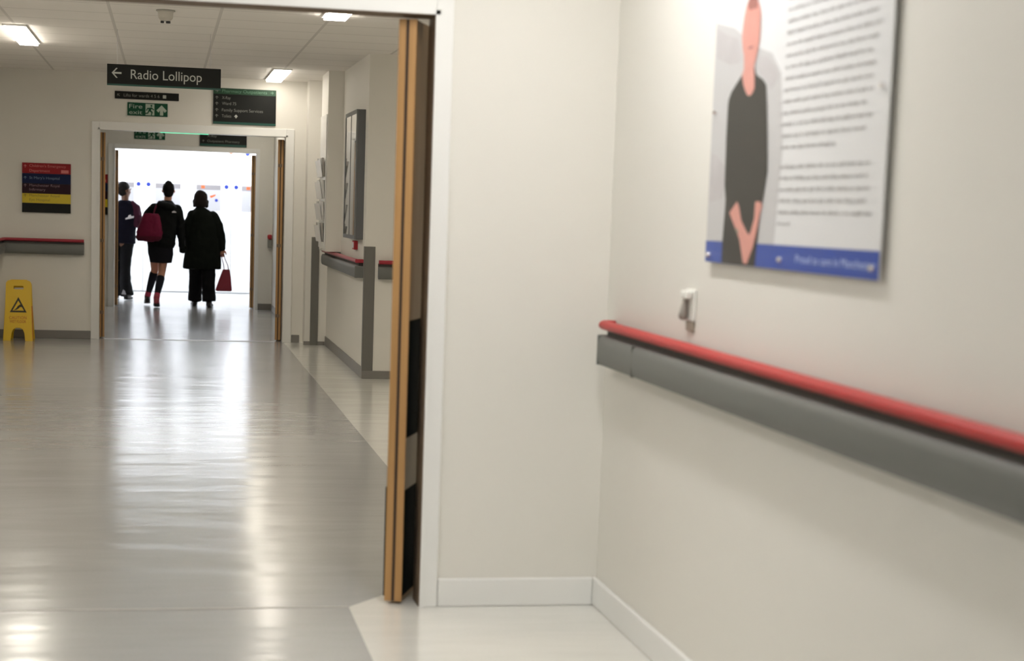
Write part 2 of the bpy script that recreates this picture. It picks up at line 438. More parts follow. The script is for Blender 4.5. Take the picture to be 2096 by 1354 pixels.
# ------------------------------------------------------------------ doorways with their open leaves
def door_frame(parent, y, th, x0, x1, zt, aw0, aw1, ah, lining=None):
    b = MB()
    b.box(x0 - aw0, x0, y - .018, y, 0, zt + ah, .004).box(x1, x1 + aw1, y - .018, y, 0, zt + ah, .004).box(x0, x1, y - .018, y, zt, zt + ah, .004)
    b.box(x0 - .012, x0 + .004, y - .026, y - .018, 0, zt + .02).box(x1 - .004, x1 + .012, y - .026, y - .018, 0, zt + .02).box(x0 - .012, x1 + .012, y - .026, y - .018, zt - .004, zt + .012)
    fo = obj('door_frame', b, 'white', parent)
    l = MB().box(x0, x0 + .006, y + .002, y + th, 0, zt - .006).box(x1 - .006, x1, y + .002, y + th, 0, zt - .006).box(x0, x1, y + .002, y + th, zt - .006, zt)
    obj('door_lining', l, lining or 'white', parent)
    # rear architrave
    r = MB().box(x0 - .07, x0, y + th, y + th + .015, 0, zt + .07).box(x1, x1 + .07, y + th, y + th + .015, 0, zt + .07).box(x0, x1, y + th, y + th + .015, zt, zt + .07)
    obj('architrave', r, 'white', parent)
    return fo
def leaf(parent, px, py, ang, width, th, side, h, kick=True, plates=True):
    """door leaf: its front edge starts at (px, py) centre, swings away by ang degrees from the wall plane"""
    d = Vector((math.cos(math.radians(ang)), math.sin(math.radians(ang)), 0)); n = Vector((d.y, -d.x, 0))   # n: towards +X side face
    z0, z1 = .012, h
    P = Vector((px, py, 0))
    def slab(mb, a0, a1, n0, n1, za, zb):
        q = [P + d * a0 + n * n0, P + d * a1 + n * n0, P + d * a1 + n * n1, P + d * a0 + n * n1]
        mb.prism([(v.x, v.y, za) for v in q], (0, 0, zb - za)); return mb
    lf = obj('door_leaf', slab(MB(), .012, width, -th / 2 + .004, th / 2 - .004, z0, z1), 'woodface', parent)
    q = slab(slab(MB(), 0, .012, -th / 2, -.006, z0, z1), 0, .012, .006, th / 2, z0, z1)
    obj('edge_lipping', q, 'wood', lf, label='light oak edge of the door leaf')
    obj('smoke_seal', slab(MB(), .004, .012, -.006, .006, z0, z1), 'groove', lf, label='dark strip set in the oak edge')
    if plates:
        s = slab(MB(), .014, width - .02, th / 2 - .004, th / 2 + .001, .03, .44)
        obj('kick_plate', s, 'kick', lf, label='black kick plate')
        s = slab(MB(), .014, width - .02, th / 2 - .004, th / 2 + .001, .64, 1.082)
        obj('push_plate', s, 'kick', lf, label='black protective plate')
        s = slab(MB(), .014, width - .02, th / 2 - .004, th / 2 - .0005, .44, .64)
        obj('veneer_band', s, 'woodpale', lf, label='bare wood band between the black plates')
        s = slab(MB(), .003, width - .02, -th / 2 - .006, -th / 2 + .003, .03, .45)
        obj('kick_plate', s, 'kick', lf)
    else:
        for zz in (.28, 1.05, 1.92):
            hb = slab(MB(), -.004, .0, -th / 2 + .004, th / 2 - .012, zz - .018, zz + .018)
            obj('hinge', hb, 'lining', lf, label='small dark hinge')
    return lf
d1 = thing('door_1', (0, A, 0), kind='structure')
door_frame(d1, A, .13, OA[0], OA[1], OA[2], .055, .064, .06, 'lining')
leaf(d1, .8655, A + .035, 69, .93, .066, 1, 2.19)
leaf(d1, OA[0] + .05, A + .12, 100, .93, .05, -1, 2.19, plates=False)
d2 = thing('door_2', (0, B, 0), kind='structure')
door_frame(d2, B, .15, OB[0], OB[1], OB[2], .08, .085, .08)
leaf(d2, -.657, B + .16, 98, .90, .052, -1, 2.20, plates=False)
leaf(d2, 1.23, B + .16, 83, .90, .06, 1, 2.20, plates=False)
d3 = thing('door_3', (0, C, 0), kind='structure')
door_frame(d3, C, .15, OC[0], OC[1], OC[2], .085, .045, .06)
leaf(d3, -.668, C + .16, 98, .90, .046, -1, 2.18, plates=False)
leaf(d3, 1.228, C + .16, 83, .90, .06, 1, 2.18, plates=False)

# far double doors of the bright room
def double_door(name, xc, y):
    t = thing(name, (xc, y, 0), kind='structure')
    b = MB().box(xc - .71, xc + .71, y - .02, y, 2.215, 2.26)
    obj('door_head', b, 'roomwhite', t)
    for sx in (-1, 1):
        a, c = (xc - .71, xc - .003) if sx < 0 else (xc + .003, xc + .71)
        lf = obj('door_leaf', MB().box(a, c, y - .03, y, .01, 2.205, .003), 'doorwhite', t)
        k = .08
        obj('door_sign', MB().cyl((xc + sx * k, y - .030, 1.755), (xc + sx * k, y - .032, 1.755), .034, n=24), 'dot', lf, label='round blue door sign')
        obj('pull_handle', MB().box(xc + sx * .045 - .01, xc + sx * .045 + .01, y - .065, y - .055, .95, 1.15, .003).box(xc + sx * .045 - .006, xc + sx * .045 + .006, y - .057, y - .03, .97, .985).box(xc + sx * .045 - .006, xc + sx * .045 + .006, y - .057, y - .03, 1.115, 1.13), 'doorwhite', lf)
    return t
double_door('door_4', -.35, D); double_door('door_5', 1.072, D)

# ------------------------------------------------------------------ ceiling lamps
def lamp(x, y, key, label, L=1.5, W=.15, z=CZ, group=None):
    t = thing('ceiling_light', (x, y, z), label, 'ceiling light', group)
    b = MB().box(x - W / 2 - .015, x + W / 2 + .015, y - L / 2 - .015, y - L / 2, z - .014, z).box(x - W / 2 - .015, x + W / 2 + .015, y + L / 2, y + L / 2 + .015, z - .014, z)
    b.box(x - W / 2 - .015, x - W / 2, y - L / 2, y + L / 2, z - .014, z).box(x + W / 2, x + W / 2 + .015, y - L / 2, y + L / 2, z - .014, z)
    obj('light_frame', b, 'acrylic', t)
    obj('diffuser', MB().box(x - W / 2, x + W / 2, y - L / 2, y + L / 2, z - .030, z - .001), 'lamp_' + key, t)
    return t
lamp(-1.165, 14.65, 'bay', 'glowing strip light in the ceiling left of the hanging sign')
lamp(1.12, 17.7, 'mid', 'glowing strip light in the ceiling above the right end of the directory sign')
lamp(1.15, 11.35, 'bay', 'glowing strip light just behind the top of the near door frame')
lamp(-1.165, 10.5, 'bay', 'unseen strip lamp added over the left side of the middle stretch')  # not in view; added to raise the light on the middle walls and ceiling
lamp(.0, 7.5, 'bay', 'unseen strip lamp added just past the near doorway, hidden above its head')  # also added out of sight, brightens the middle stretch
lamp(1.05, 4.8, 'near', 'ceiling strip light above the near handrail')
lamp(-.6, 4.3, 'fill', 'unseen fill lamp added over the left of the near stretch')  # fill light added for the near stretch, never in view
lamp(1.05, 1.2, 'fill', 'unseen fill lamp added behind the camera on the right')  # fill light added behind the camera
lamp(-.9, -1.8, 'fill', 'unseen fill lamp added behind the camera on the left')  # another fill light added behind the camera
lamp(1.25, 22.9, 'lobby', 'unseen strip lamp added in the lobby between the two far doorways')  # unseen lamp, added and shifted to brighten the lobby wall
for i, x in enumerate((-1.7, .25, 2.2)):
    lamp(x, 27.9, 'bright', ['left', 'middle', 'right'][i] + ' one of three unseen bright ceiling panels added past the far doorway', L=.9, W=1.5, z=3.0, group='added panel lights of the bright far room')  # unseen panels added to overexpose the far room, set near its back wall

# smoke detector
t = thing('smoke_detector', (-.01, 12.3, CZ), 'grey ceiling-mounted detector with a dark sensor underneath', 'detector')
b = MB().ring_loft([(-.01, 12.3, CZ, .060, .060), (-.01, 12.3, CZ - .012, .060, .060), (-.01, 12.3, CZ - .014, .054, .054), (-.01, 12.3, CZ - .055, .05, .05), (-.01, 12.3, CZ - .075, .032, .032)])
obj('housing', b, 'detgrey', t)
obj('sensor', MB().cyl((-.032, 12.3, CZ - .075), (-.032, 12.3, CZ - .09), .012).cyl((.008, 12.3, CZ - .075), (.008, 12.3, CZ - .09), .016), 'detblack', t)
obj('mounting_ring', MB().ring_loft([(-.01, 12.3, CZ, .066, .066), (-.01, 12.3, CZ - .008, .066, .066)]), 'boxgrey', t)

# ------------------------------------------------------------------ handrails
def sweep(mb, path, prof):
    """path: list of (x, y); the rail sticks out to the left of the travel direction. prof: list of (d from wall, z)"""
    P = [Vector((p[0], p[1])) for p in path]; rings = []
    for i, p in enumerate(P):
        d1 = (P[i] - P[i - 1]).normalized() if i else None
        d2 = (P[i + 1] - P[i]).normalized() if i < len(P) - 1 else None
        left = lambda d: Vector((-d.y, d.x))
        if d1 is None: nrm = left(d2)
        elif d2 is None: nrm = left(d1)
        else:
            h = (left(d1) + left(d2)); h.normalize(); nrm = h / max(.3, h.dot(left(d1)))
        rings.append([Vector((p.x + nrm.x * q[0], p.y + nrm.y * q[0], q[1])) for q in prof])
    return mb.loft(rings)
def oval(dc, zc, rd, rz, n=14): return [(dc + rd * math.cos(2 * math.pi * i / n), zc + rz * math.sin(2 * math.pi * i / n)) for i in range(n)]
def rail(path, top, label, red='railred', brackets=None, seam=None):
    """path at the wall face"""
    t = thing('handrail', (path[0][0], path[0][1], top - .16), label, 'handrail')
    bz0, bz1 = top - .165, top - .056
    bump = [(.012, bz0), (.066, bz0), (.074, bz0 + .010), (.078, bz0 + .035), (.078, bz1 - .03), (.073, bz1 - .010), (.063, bz1), (.012, bz1)]
    o = obj('crash_rail', sweep(MB(), path, bump), 'railgrey', t); smooth_by_angle(o, 50)
    obj('rail_neck', sweep(MB(), path, [(.0, bz0 + .012), (.012, bz0 + .012), (.012, bz1 - .01), (.04, bz1 - .01), (.04, top - .030), (.0, top - .030)]), 'neck', t)
    o = obj('grip_rail', sweep(MB(), path, oval(.054, top - .0175, .022, .0175)), red, t); smooth_by_angle(o, 60)
    return t
def arc(cx, cy, r, a0, a1, n=6): return [(cx + r * math.cos(math.radians(a0 + (a1 - a0) * i / n)), cy + r * math.sin(math.radians(a0 + (a1 - a0) * i / n))) for i in range(n + 1)]
# near rail: runs along the right wall, ends just short of the doorway wall. Travel away from the camera keeps the wall on the right
near = rail([(XR, -3.5), (XR, 6.075)], 1.114, 'long red and grey handrail on the near right wall below the large poster')
obj('grip_return', MB().limb([(XR - .054, 6.065, 1.0965), (XR - .05, 6.088, 1.0965), (XR - .035, 6.101, 1.0965), (XR - .006, 6.105, 1.0965)], [.0175, .0175, .017, .016], 14, ref=(0, 0, 1), round_ends=False), 'railred', near, smooth=True, label='curved red end turning back to the wall')
e = [(XR, 6.075), (XR - .078, 6.075), (XR - .070, 6.105), (XR - .045, 6.125), (XR, 6.13)]
obj('end_cap', MB().prism([(x, y, 1.114 - .165) for x, y in e], (0, 0, .109)), 'railgrey', near)
sb = MB().box(XR - .0785, XR - .06, 5.60, 5.603, 1.114 - .165, 1.114 - .056)
obj('joint_line', sb, 'guard', near)
# rail on the right wall of the middle stretch, with a return at the near corner
r2 = rail([(X1, 14.93), (X1, 18.2)], 1.045, 'red-topped grey handrail on the far right wall under the leaflet pockets', 'railcrimson')
obj('end_return', MB().box(X1 - .078, X1, 14.90, 14.93, .88, .985, .004), 'railgrey', r2)
obj('grip_return', MB().box(X1 - .076, X1, 14.895, 14.93, 1.012, 1.045, .006), 'railcrimson', r2, label='dark red end turning back to the wall')
rail([(3.6, 14.8), (1.835, 14.8)], 1.045, 'short piece of red and grey handrail between the corner guard and the near door', 'railcrimson')
# left rail: down the left wall, round the inside corner, along the far wall
rail([(-.84, B), (XL, B), (XL, 12.0)], 1.06, 'red-topped grey handrail on the far wall below the striped directory', 'railcrimson')
# corner guards
obj('corner_guard', MB().box(X1 - .004, X1 + .088, 14.794, 14.799, .0, 1.16, .001).box(X1 - .006, X1 - .001, 14.794, 14.87, .0, 1.16, .001), 'guard',
    label='tall grey corner guard strip at the protruding wall corner nearest the open door', cat='corner guard')
obj('corner_guard', MB().box(1.548, 1.632, 18.318, 18.329, .0, 1.165, .002), 'guard',
    label='grey guard strip at the far end of the right handrail, beside the far doorway', cat='corner guard')

# ------------------------------------------------------------------ signs
def arrow_up(u, v, s, w=.16):
    """outline of an up arrow, centre (u, v), size s"""
    h = s / 2
    return [(u - w * s, v - h), (u + w * s, v - h), (u + w * s, v - .02 * s), (u + .30 * s, v - .22 * s), (u + .5 * s, v - .02 * s), (u, v + h), (u - .5 * s, v - .02 * s), (u - .30 * s, v - .22 * s), (u - w * s, v - .02 * s)]
def rot2(pts, c, a):
    ca, sa = math.cos(math.radians(a)), math.sin(math.radians(a))
    return [(c[0] + (p[0] - c[0]) * ca - (p[1] - c[1]) * sa, c[1] + (p[0] - c[0]) * sa + (p[1] - c[1]) * ca) for p in pts]
def thin_arrow(u, v, s, a):
    t = .11 * s; h = s / 2
    p = [(u - h + .03 * s, v), (u - .02 * s, v + h), (u + .12 * s, v + h - .02 * s), (u - .22 * s, v + t / 1.2), (u + h, v + t / 1.2), (u + h, v - t / 1.2), (u - .22 * s, v - t / 1.2), (u + .12 * s, v - h + .02 * s), (u - .02 * s, v - h)]
    return rot2(p, (u, v), a)

# hanging Radio Lollipop sign
y = 13.85; fr = frame('front', (0, y - .0125, 0))
t = thing('hanging_sign', (-.016, y, 2.385), 'long dark ceiling-hung sign with a left arrow reading Radio Lollipop', 'sign')
obj('sign_board', MB().box(-.457, .424, y - .012, y + .012, 2.395, 2.55, .002), 'signdark', t)
obj('bottom_edge', MB().box(-.457, .424, y - .0125, y + .0125, 2.385, 2.398), 'signteal', t, label='teal lower edge')
for sx in (-.38, .34): obj('hanger', MB().cyl((sx, y, 2.55), (sx, y, CZ), .0018, n=8), 'ptgrey', t)
shape2d([thin_arrow(-.385, 2.482, .078, 0)], fr, .0008, 'letter', 'arrow', t)
text('Radio Lollipop', -.275, .275, 2.442, .073, fr, 'letter', parent=t)

fr = frame('front', (0, B - .016, 0))
t = thing('wall_sign', (-.2, B, 2.55), 'narrow dark sign strip just above the nearer green fire exit sign', 'sign')
obj('sign_board', MB().box(-.533, .132, B - .015, B, 2.553, 2.632, .002), 'signdark', t)
text('Lifts for wards 4 5 6', -.44, -.07, 2.577, .032, fr, 'lettergrey', parent=t)
shape2d([rect(-.035, .0, 2.574, 2.609)], fr, .0008, 'letter', 'symbol', t)
shape2d([thin_arrow(-.495, 2.592, .036, -45)], fr, .0008, 'lettergrey', 'arrow', t)

def exit_sign(x0, x1, z0, z1, y, label):
    t = thing('fire_exit_sign', ((x0 + x1) / 2, y, z0), label, 'exit sign')
    obj('sign_board', MB().box(x0, x1, y - .012, y, z0, z1, .002), 'exitgreen', t)
    fr = frame('front', (x0, y - .0125, z0)); W, H = x1 - x0, z1 - z0
    text('Fire', .045 * W, .37 * W, .56 * H, .32 * H, fr, 'exitwhite', parent=t)
    text('exit', .045 * W, .37 * W, .12 * H, .30 * H, fr, 'exitwhite', parent=t)
    shape2d([rect(.45 * W, .67 * W, .07 * H, .93 * H)], fr, .0008, 'exitwhite', 'pictogram_panel', t)
    fr2 = frame('front', (x0, y - .0135, z0)); P = lambda q: [(.45 * W + a * .22 * W, .07 * H + b * .86 * H) for a, b in q]
    fig = [P([(.42, .66), (.68, .72), (.98, .52), (.90, .44), (.68, .58), (.62, .42), (.82, .30), (.72, .0), (.60, .02), (.66, .24), (.44, .34), (.30, .14), (.0, .10), (.0, .2), (.22, .24), (.36, .5), (.26, .56), (.16, .38), (.06, .42), (.2, .66)]), P(circ(.66, .84, .10, 12))]
    shape2d([fig[0]], fr2, .0008, 'exitgreen', 'running_figure', t)
    shape2d([fig[1]], fr2, .0008, 'exitgreen', 'figure_head', t)
    shape2d([arrow_up(.85 * W, .48 * H, .78 * H)], fr, .0008, 'exitwhite', 'arrow', t)
    return t
exit_sign(-.402, .016, 2.382, 2.52, B, 'nearer green and white Fire exit sign with an up arrow, above the white door frame')
exit_sign(-.43, -.01, 2.338, 2.476, C, 'farther green Fire exit sign seen through the doorway, cut off by the door head')

# dark directory above the doorway
t = thing('directory_sign', (.825, B, 2.334), 'dark directory board with a green top row above the right end of the doorway', 'sign')
obj('sign_board', MB().box(.493, 1.158, B - .02, B, 2.334, 2.713, .002), 'signdark', t)
obj('header_panel', MB().box(.494, 1.157, B - .022, B - .02, 2.65, 2.712), 'signgreen', t, label='dark green top row')
obj('bottom_edge', MB().box(.494, 1.157, B - .022, B - .02, 2.335, 2.358), 'signteal', t, label='teal lower edge')
fr = frame('front', (0, B - .0225, 0)); fr2 = frame('front', (0, B - .0205, 0))
text('Pharmacy Outpatients', .585, 1.06, 2.668, .032, fr, 'lettergreen', parent=t)
for z, s, u1 in ((2.597, 'X-Ray', .675), (2.537, 'Ward 75', .735), (2.468, 'Family Support Services', 1.02), (2.405, 'Toilets', .685)):
    text(s, .585, u1, z, .031, fr2, 'lettergrey', parent=t)
for z in (2.683, 2.613, 2.550, 2.484, 2.420): shape2d([thin_arrow(.53, z, .034, -90 if z < 2.65 else 180)], fr if z > 2.65 else fr2, .0008, 'lettergrey', 'arrow', t)
shape2d([arrow_up(.735, 2.420, .038)], fr2, .0008, 'letter', 'symbol', t)
shape2d([thin_arrow(1.115, 2.683, .034, 180)], fr, .0008, 'lettergreen', 'arrow', t)

# second dark sign above the farther doorway
t = thing('wall_sign', (.79, C, 2.28), 'dark sign seen through the doorway, above the farther door frame', 'sign')
obj('sign_board', MB().box(.468, 1.118, C - .02, C, 2.279, 2.56, .002), 'signdark', t)
obj('bottom_edge', MB().box(.469, 1.117, C - .022, C - .02, 2.28, 2.31), 'signteal', t, label='teal lower edge')
fr = frame('front', (0, C - .0205, 0))
text('X-Ray', .57, .70, 2.405, .03, fr, 'lettergrey', parent=t); text('Outpatient Pharmacy', .57, 1.02, 2.335, .032, fr, 'lettergrey', parent=t)
shape2d([thin_arrow(.515, 2.35, .034, -90)], fr, .0008, 'lettergrey', 'arrow', t)

# striped hospital directories
def striped(x0, x1, z0, z1, y, label):
    t = thing('directory_sign', ((x0 + x1) / 2, y, z0), label, 'sign')
    W, H = x1 - x0, z1 - z0
    obj('backing', MB().box(x0 + .004, x1 - .004, y - .014, y, z0 + .004, z1 - .004), 'cabframe', t)
    rows = (('sred', 'red row', .785, 1), ('sblue', 'dark blue row', .585, .785), ('spurple', 'purple row', .385, .585), ('syellow', 'yellow row', .19, .385), ('signdark', 'blank charcoal row', 0, .19))
    out = []
    for m, l, a, b in rows:
        out.append(obj('sign_slat', MB().box(x0, x1, y - .022, y - .014, z0 + a * H + .0008, z0 + b * H - .0008, .001), m, t, label=l))
    fr = frame('front', (x0, y - .0225, z0))
    T = lambda s, u0, u1, v, m, p: text(s, u0 * W, u1 * W, v * H, .052 * H, fr, m, parent=p)
    T("Children's Emergency", .15, .90, .915, 'lred', out[0]); T('Department', .15, .57, .82, 'lred', out[0])
    shape2d([rect(.80 * W, .955 * W, .805 * H, .87 * H)], fr, .0008, 'lred', 'symbol', out[0])
    T("St Mary's Hospital", .15, .77, .675, 'lblue', out[1])
    T('Manchester Royal', .15, .77, .525, 'lpurple', out[2]); T('Infirmary', .15, .48, .44, 'lpurple', out[2])
    T('Manchester Royal', .15, .77, .32, 'lyellow', out[3]); T('Eye Hospital', .15, .57, .235, 'lyellow', out[3])
    for p, v, m in ((out[0], .93, 'lred'), (out[1], .70, 'lblue'), (out[2], .545, 'lpurple'), (out[3], .345, 'lyellow')):
        shape2d([thin_arrow(.065 * W, v * H, .065 * W, -90)], fr, .0008, m, 'arrow', p)
    return t
striped(-1.477, -.980, 1.328, 1.848, B, 'striped red, blue, purple and yellow directory board on the far wall above the left handrail')
striped(-1.29, -.786, 1.274, 1.834, C, 'striped directory board in the lobby, only a sliver showing beside the farther door frame')

# green lit edge under the door head
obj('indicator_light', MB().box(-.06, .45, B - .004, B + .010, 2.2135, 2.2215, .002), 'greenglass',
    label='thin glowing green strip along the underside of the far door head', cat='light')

# ------------------------------------------------------------------ glazed cabinet, leaflet rack, call point
t = thing('notice_cabinet', (1.68, 15.48, 1.215), 'tall grey notice cabinet with a dark glass door, right of the leaflet pockets', 'cabinet')
obj('cabinet_body', MB().box(1.655, X1, 15.0, 15.95, 1.215, 2.352, .004), 'cabend', t)
f = MB().box(1.64, 1.655, 15.0, 15.95, 2.318, 2.352).box(1.64, 1.655, 15.0, 15.95, 1.215, 1.249).box(1.64, 1.655, 15.0, 15.034, 1.249, 2.318).box(1.64, 1.655, 15.916, 15.95, 1.249, 2.318)
obj('door_frame', f, 'cabframe', t)
for y0, y1 in ((15.034, 15.47), (15.48, 15.916)): obj('glass_pane', MB().box(1.644, 1.650, y0, y1, 1.249, 2.318), 'glass', t)
obj('glazing_bar', MB().box(1.641, 1.656, 15.47, 15.48, 1.249, 2.318), 'cabframe', t)

t = thing('leaflet_rack', (1.56, 17.25, 1.1), 'tall white leaflet rack with stepped pockets on the side of the boxed-out wall column', 'leaflet rack')
obj('back_board', MB().box(1.553, 1.5635, 16.94, 17.56, 1.08, 2.40, .002), 'acrylic', t)
for i in range(4):
    z = 1.14 + i * .215
    p = [(1.555, 16.96, z), (1.525, 16.96, z), (1.50, 16.96, z + .165), (1.503, 16.96, z + .165), (1.528, 16.96, z + .004), (1.555, 16.96, z + .004)]
    pk = obj('pocket', MB().prism(p, (0, .58, 0)), 'acrylic', t)
for i in range(4):
    z = 1.14 + i * .215
    for k in range(4):
        y0 = 16.98 + k * .14
        p = [(1.552, y0, z + .006), (1.532, y0, z + .006), (1.520, y0, z + .19), (1.540, y0, z + .19)]
        obj('leaflet_stack', MB().prism(p, (0, .11, 0)), 'papergrey' if (i + k) % 3 == 0 else 'paper', label='stack of leaflets in pocket row %s from the floor, place %s from the near side' % (['one', 'two', 'three', 'four'][i], ['one', 'two', 'three', 'four'][k]), cat='leaflets', group='leaflet stacks in the white rack')
t = thing('fire_call_point', (X1, 15.45, 1.10), 'small dark red call point on the wall just under the glass notice cabinet', 'call point')
obj('case', MB().box(X1 - .035, X1, 15.40, 15.55, 1.115, 1.195, .004), 'callred', t)
obj('press_panel', MB().box(X1 - .038, X1 - .035, 15.43, 15.52, 1.13, 1.18), 'logo', t)
t = thing('wall_box', (1.45, C, .89), 'small grey wall box with a red top, seen through the far doorway', 'wall box')
obj('case', MB().box(1.435, 1.492, C - .06, C, .885, .995, .006), 'boxgrey', t)
obj('red_cover', MB().box(1.43, 1.494, C - .07, C, 1.0, 1.07, .02), 'callred', t, label='rounded red cover')

# posters on the white doors
for x0, x1, l, extra in ((-.93, -.50, 'pale notice on the white door behind the leftmost person', 0), (-.16, .25, 'pale notice on the white door behind the person with the crimson bag', 0), (.50, .90, 'white poster with orange and blue marks behind the person in the long coat', 1), (1.24, 1.62, 'grey and white poster half hidden by the right far door edge', 2)):
    t = thing('poster', ((x0 + x1) / 2, D - .03, 1.36), l, 'poster', None)
    obj('sheet', MB().box(x0, x1, D - .034, D - .031, 1.36, 1.78), 'sheetgrey', t)
    obj('heading', MB().box(x0, x1, D - .0355, D - .034, 1.70, 1.78), 'headgrey', t, label='grey heading band')
    if extra:
        fr = frame('front', (0, D - .0345, 0))
        shape2d([[(x0 + .22, 1.60), (x0 + .32, 1.63), (x0 + .31, 1.60), (x0 + .24, 1.565)]], fr, .001, 'orange', 'orange_mark', t)
        shape2d([circ(x0 + .33, 1.53, .025)], fr, .001, 'dot', 'blue_mark', t)
        shape2d([circ(x0 + .16, 1.47, .03)], fr, .001, 'papergrey', 'grey_mark', t)
        shape2d([rect(x0 + .08, x0 + .14, 1.72, 1.77)], frame('front', (0, D - .036, 0)), .001, 'orange', 'orange_mark', t)
obj('wall_sticker', MB().cyl((1.33, D - .003, 2.31), (1.33, D, 2.31), .035), 'dot', label='tiny blue round sticker above the far white doors', cat='sticker')
obj('wall_sticker', MB().cyl((1.06, D - .003, 2.33), (1.06, D, 2.33), .035), 'orange', label='tiny orange round sticker above the far white doors', cat='sticker')

# ------------------------------------------------------------------ wet floor sign
t = thing('wet_floor_sign', (-1.48, 18.32, 0), 'yellow folding caution board standing on the floor at the far left wall', 'wet floor sign')
tilt = math.atan2(.10, .62)
fr = Matrix.Translation((-1.487, 18.19, 0)) @ Matrix.Rotation(-tilt, 4, 'X') @ frame('front', (0, 0, 0))
def wet_outline():
    o = [(-.147, 0), (-.130, .36), (-.126, .60), (-.112, .622), (-.085, .63), (-.075, .622), (.075, .622), (.085, .63), (.112, .622), (.126, .60), (.130, .36), (.147, 0), (.075, 0), (.066, .08), (.05, .118), (.02, .135), (-.02, .135), (-.05, .118), (-.066, .08), (-.075, 0)]
    return o
hole = rrect(-.052, .052, .535, .572, .012)
shape2d([wet_outline(), hole], fr, .014, 'wetyellow', 'front_panel', t, bevel=.002)
fl_ = Matrix.Translation((0, -.0185, 0)) @ fr
fp = frame('front', (0, 0, 0))
fr3 = fr @ Matrix.Translation((0, 0, .0165))
shape2d([[(-.085, .295), (.085, .295), (.0, .455)], [(-.058, .313), (.058, .313), (.0, .418)]], fr3, .001, 'wetblack', 'warning_triangle', t)
shape2d([[(-.046, .318), (-.022, .335), (-.004, .362), (.018, .378), (.038, .372), (.036, .352), (.016, .35), (.004, .336), (-.018, .322)]], fr3, .001, 'wetblack', 'falling_figure', t)
text('CAUTION', -.09, .085, .225, .030, fr3, 'wetred', parent=t)
text('WET FLOOR', -.085, .08, .185, .030, fr3, 'wetred', parent=t)
frb = Matrix.Translation((-1.487, 18.50, 0)) @ Matrix.Rotation(math.atan2(.17, .62), 4, 'X') @ frame('front', (0, 0, 0))
shape2d([wet_outline(), hole], frb, .014, 'wetyellow', 'back_panel', t, bevel=.002)
obj('hinge_bar', MB().cyl((-1.57, 18.307, .618), (-1.404, 18.307, .618), .012), 'wetyellow', t)
obj('side_flange', MB().prism([(-1.345, 18.185, 0.01), (-1.357, 18.245, .36), (-1.357, 18.265, .36), (-1.345, 18.225, .01)], (.01, 0, 0)), 'wetred', t)

# ------------------------------------------------------------------ the large poster on the near wall
PX = XR - .014
t = thing('wall_poster', (PX, 4.37, 1.37), 'large white wall poster of a person in black with a blue bottom band', 'poster')
def side_prism(pts, x0, x1): return MB().prism([(x1, a, b) for a, b in pts], (x0 - x1, 0, 0))
obj('panel', MB().box(PX - .004, PX, 3.72, 5.02, 1.37, 2.30), 'ptwhite', t)
def flat(name, pts, lvl, m, **kw):
    a = PX - .004 - .0006 * lvl
    return obj(name, side_prism(pts, a - .0006, a), m, t, **kw)
flat('photo_background', [(5.02, 1.436), (4.43, 1.436), (4.40, 1.70), (4.44, 1.90), (4.52, 1.96), (4.66, 1.99), (4.85, 2.06), (5.02, 2.09)], 0, 'ptgrey', label='pale grey photo background')
flat('photo_building', [(5.015, 2.078), (4.93, 2.05), (4.818, 2.027), (4.768, 1.973), (4.80, 1.955), (4.87, 1.955), (5.005, 1.985)], 1, 'ptgrey2')
flat('photo_building', [(4.629, 1.961), (4.56, 1.955), (4.49, 1.925), (4.46, 1.895), (4.485, 1.874), (4.52, 1.86), (4.546, 1.885), (4.60, 1.907), (4.64, 1.93)], 1, 'ptgrey2')
flat('photo_building', [(5.01, 1.70), (4.95, 1.69), (4.88, 1.66), (4.87, 1.60), (4.90, 1.56), (5.01, 1.55)], 1, 'ptgrey2')
flat('blue_band', [(5.02, 1.37), (3.72, 1.37), (3.72, 1.4385), (5.02, 1.4335)], 2, 'ptblue')
flat('black_dress', [(4.755, 1.919), (4.80, 1.897), (4.846, 1.874), (4.866, 1.855), (4.872, 1.839), (4.873, 1.736), (4.87, 1.688), (4.866, 1.603), (4.85, 1.558), (4.855, 1.503), (4.861, 1.43), (4.861, 1.371), (4.565, 1.371), (4.562, 1.431), (4.551, 1.48), (4.543, 1.525), (4.523, 1.577), (4.505, 1.635), (4.510, 1.68), (4.517, 1.724), (4.536, 1.82), (4.551, 1.875), (4.58, 1.892), (4.639, 1.910), (4.654, 1.93), (4.74, 1.93)], 3, 'ptblack')
flat('portrait_face', [(4.703, 2.131), (4.735, 2.122), (4.749, 2.11), (4.762, 2.085), (4.767, 2.065), (4.772, 2.04), (4.770, 2.016), (4.760, 1.99), (4.748, 1.971), (4.742, 1.931), (4.755, 1.915), (4.742, 1.89), (4.722, 1.87), (4.702, 1.856), (4.68, 1.853), (4.66, 1.859), (4.644, 1.872), (4.651, 1.908), (4.658, 1.935), (4.645, 1.955), (4.635, 1.972), (4.624, 2.0), (4.622, 2.035), (4.624, 2.077), (4.636, 2.10), (4.655, 2.12), (4.68, 2.131)], 4, 'ptskin')
flat('portrait_hair', [(4.735, 2.120), (4.727, 2.102), (4.705, 2.095), (4.686, 2.098), (4.665, 2.095), (4.650, 2.10), (4.655, 2.122), (4.675, 2.137), (4.705, 2.138)], 5, 'pthair')
flat('portrait_mouth', [(4.72, 1.99), (4.69, 1.985), (4.665, 1.99), (4.69, 1.994)], 5, 'pthair')
flat('portrait_arm', [(4.745, 1.553), (4.808, 1.52), (4.742, 1.47), (4.708, 1.444), (4.681, 1.401), (4.667, 1.378), (4.637, 1.374), (4.628, 1.412), (4.609, 1.449), (4.651, 1.468), (4.701, 1.498), (4.727, 1.538)], 4, 'ptskin')
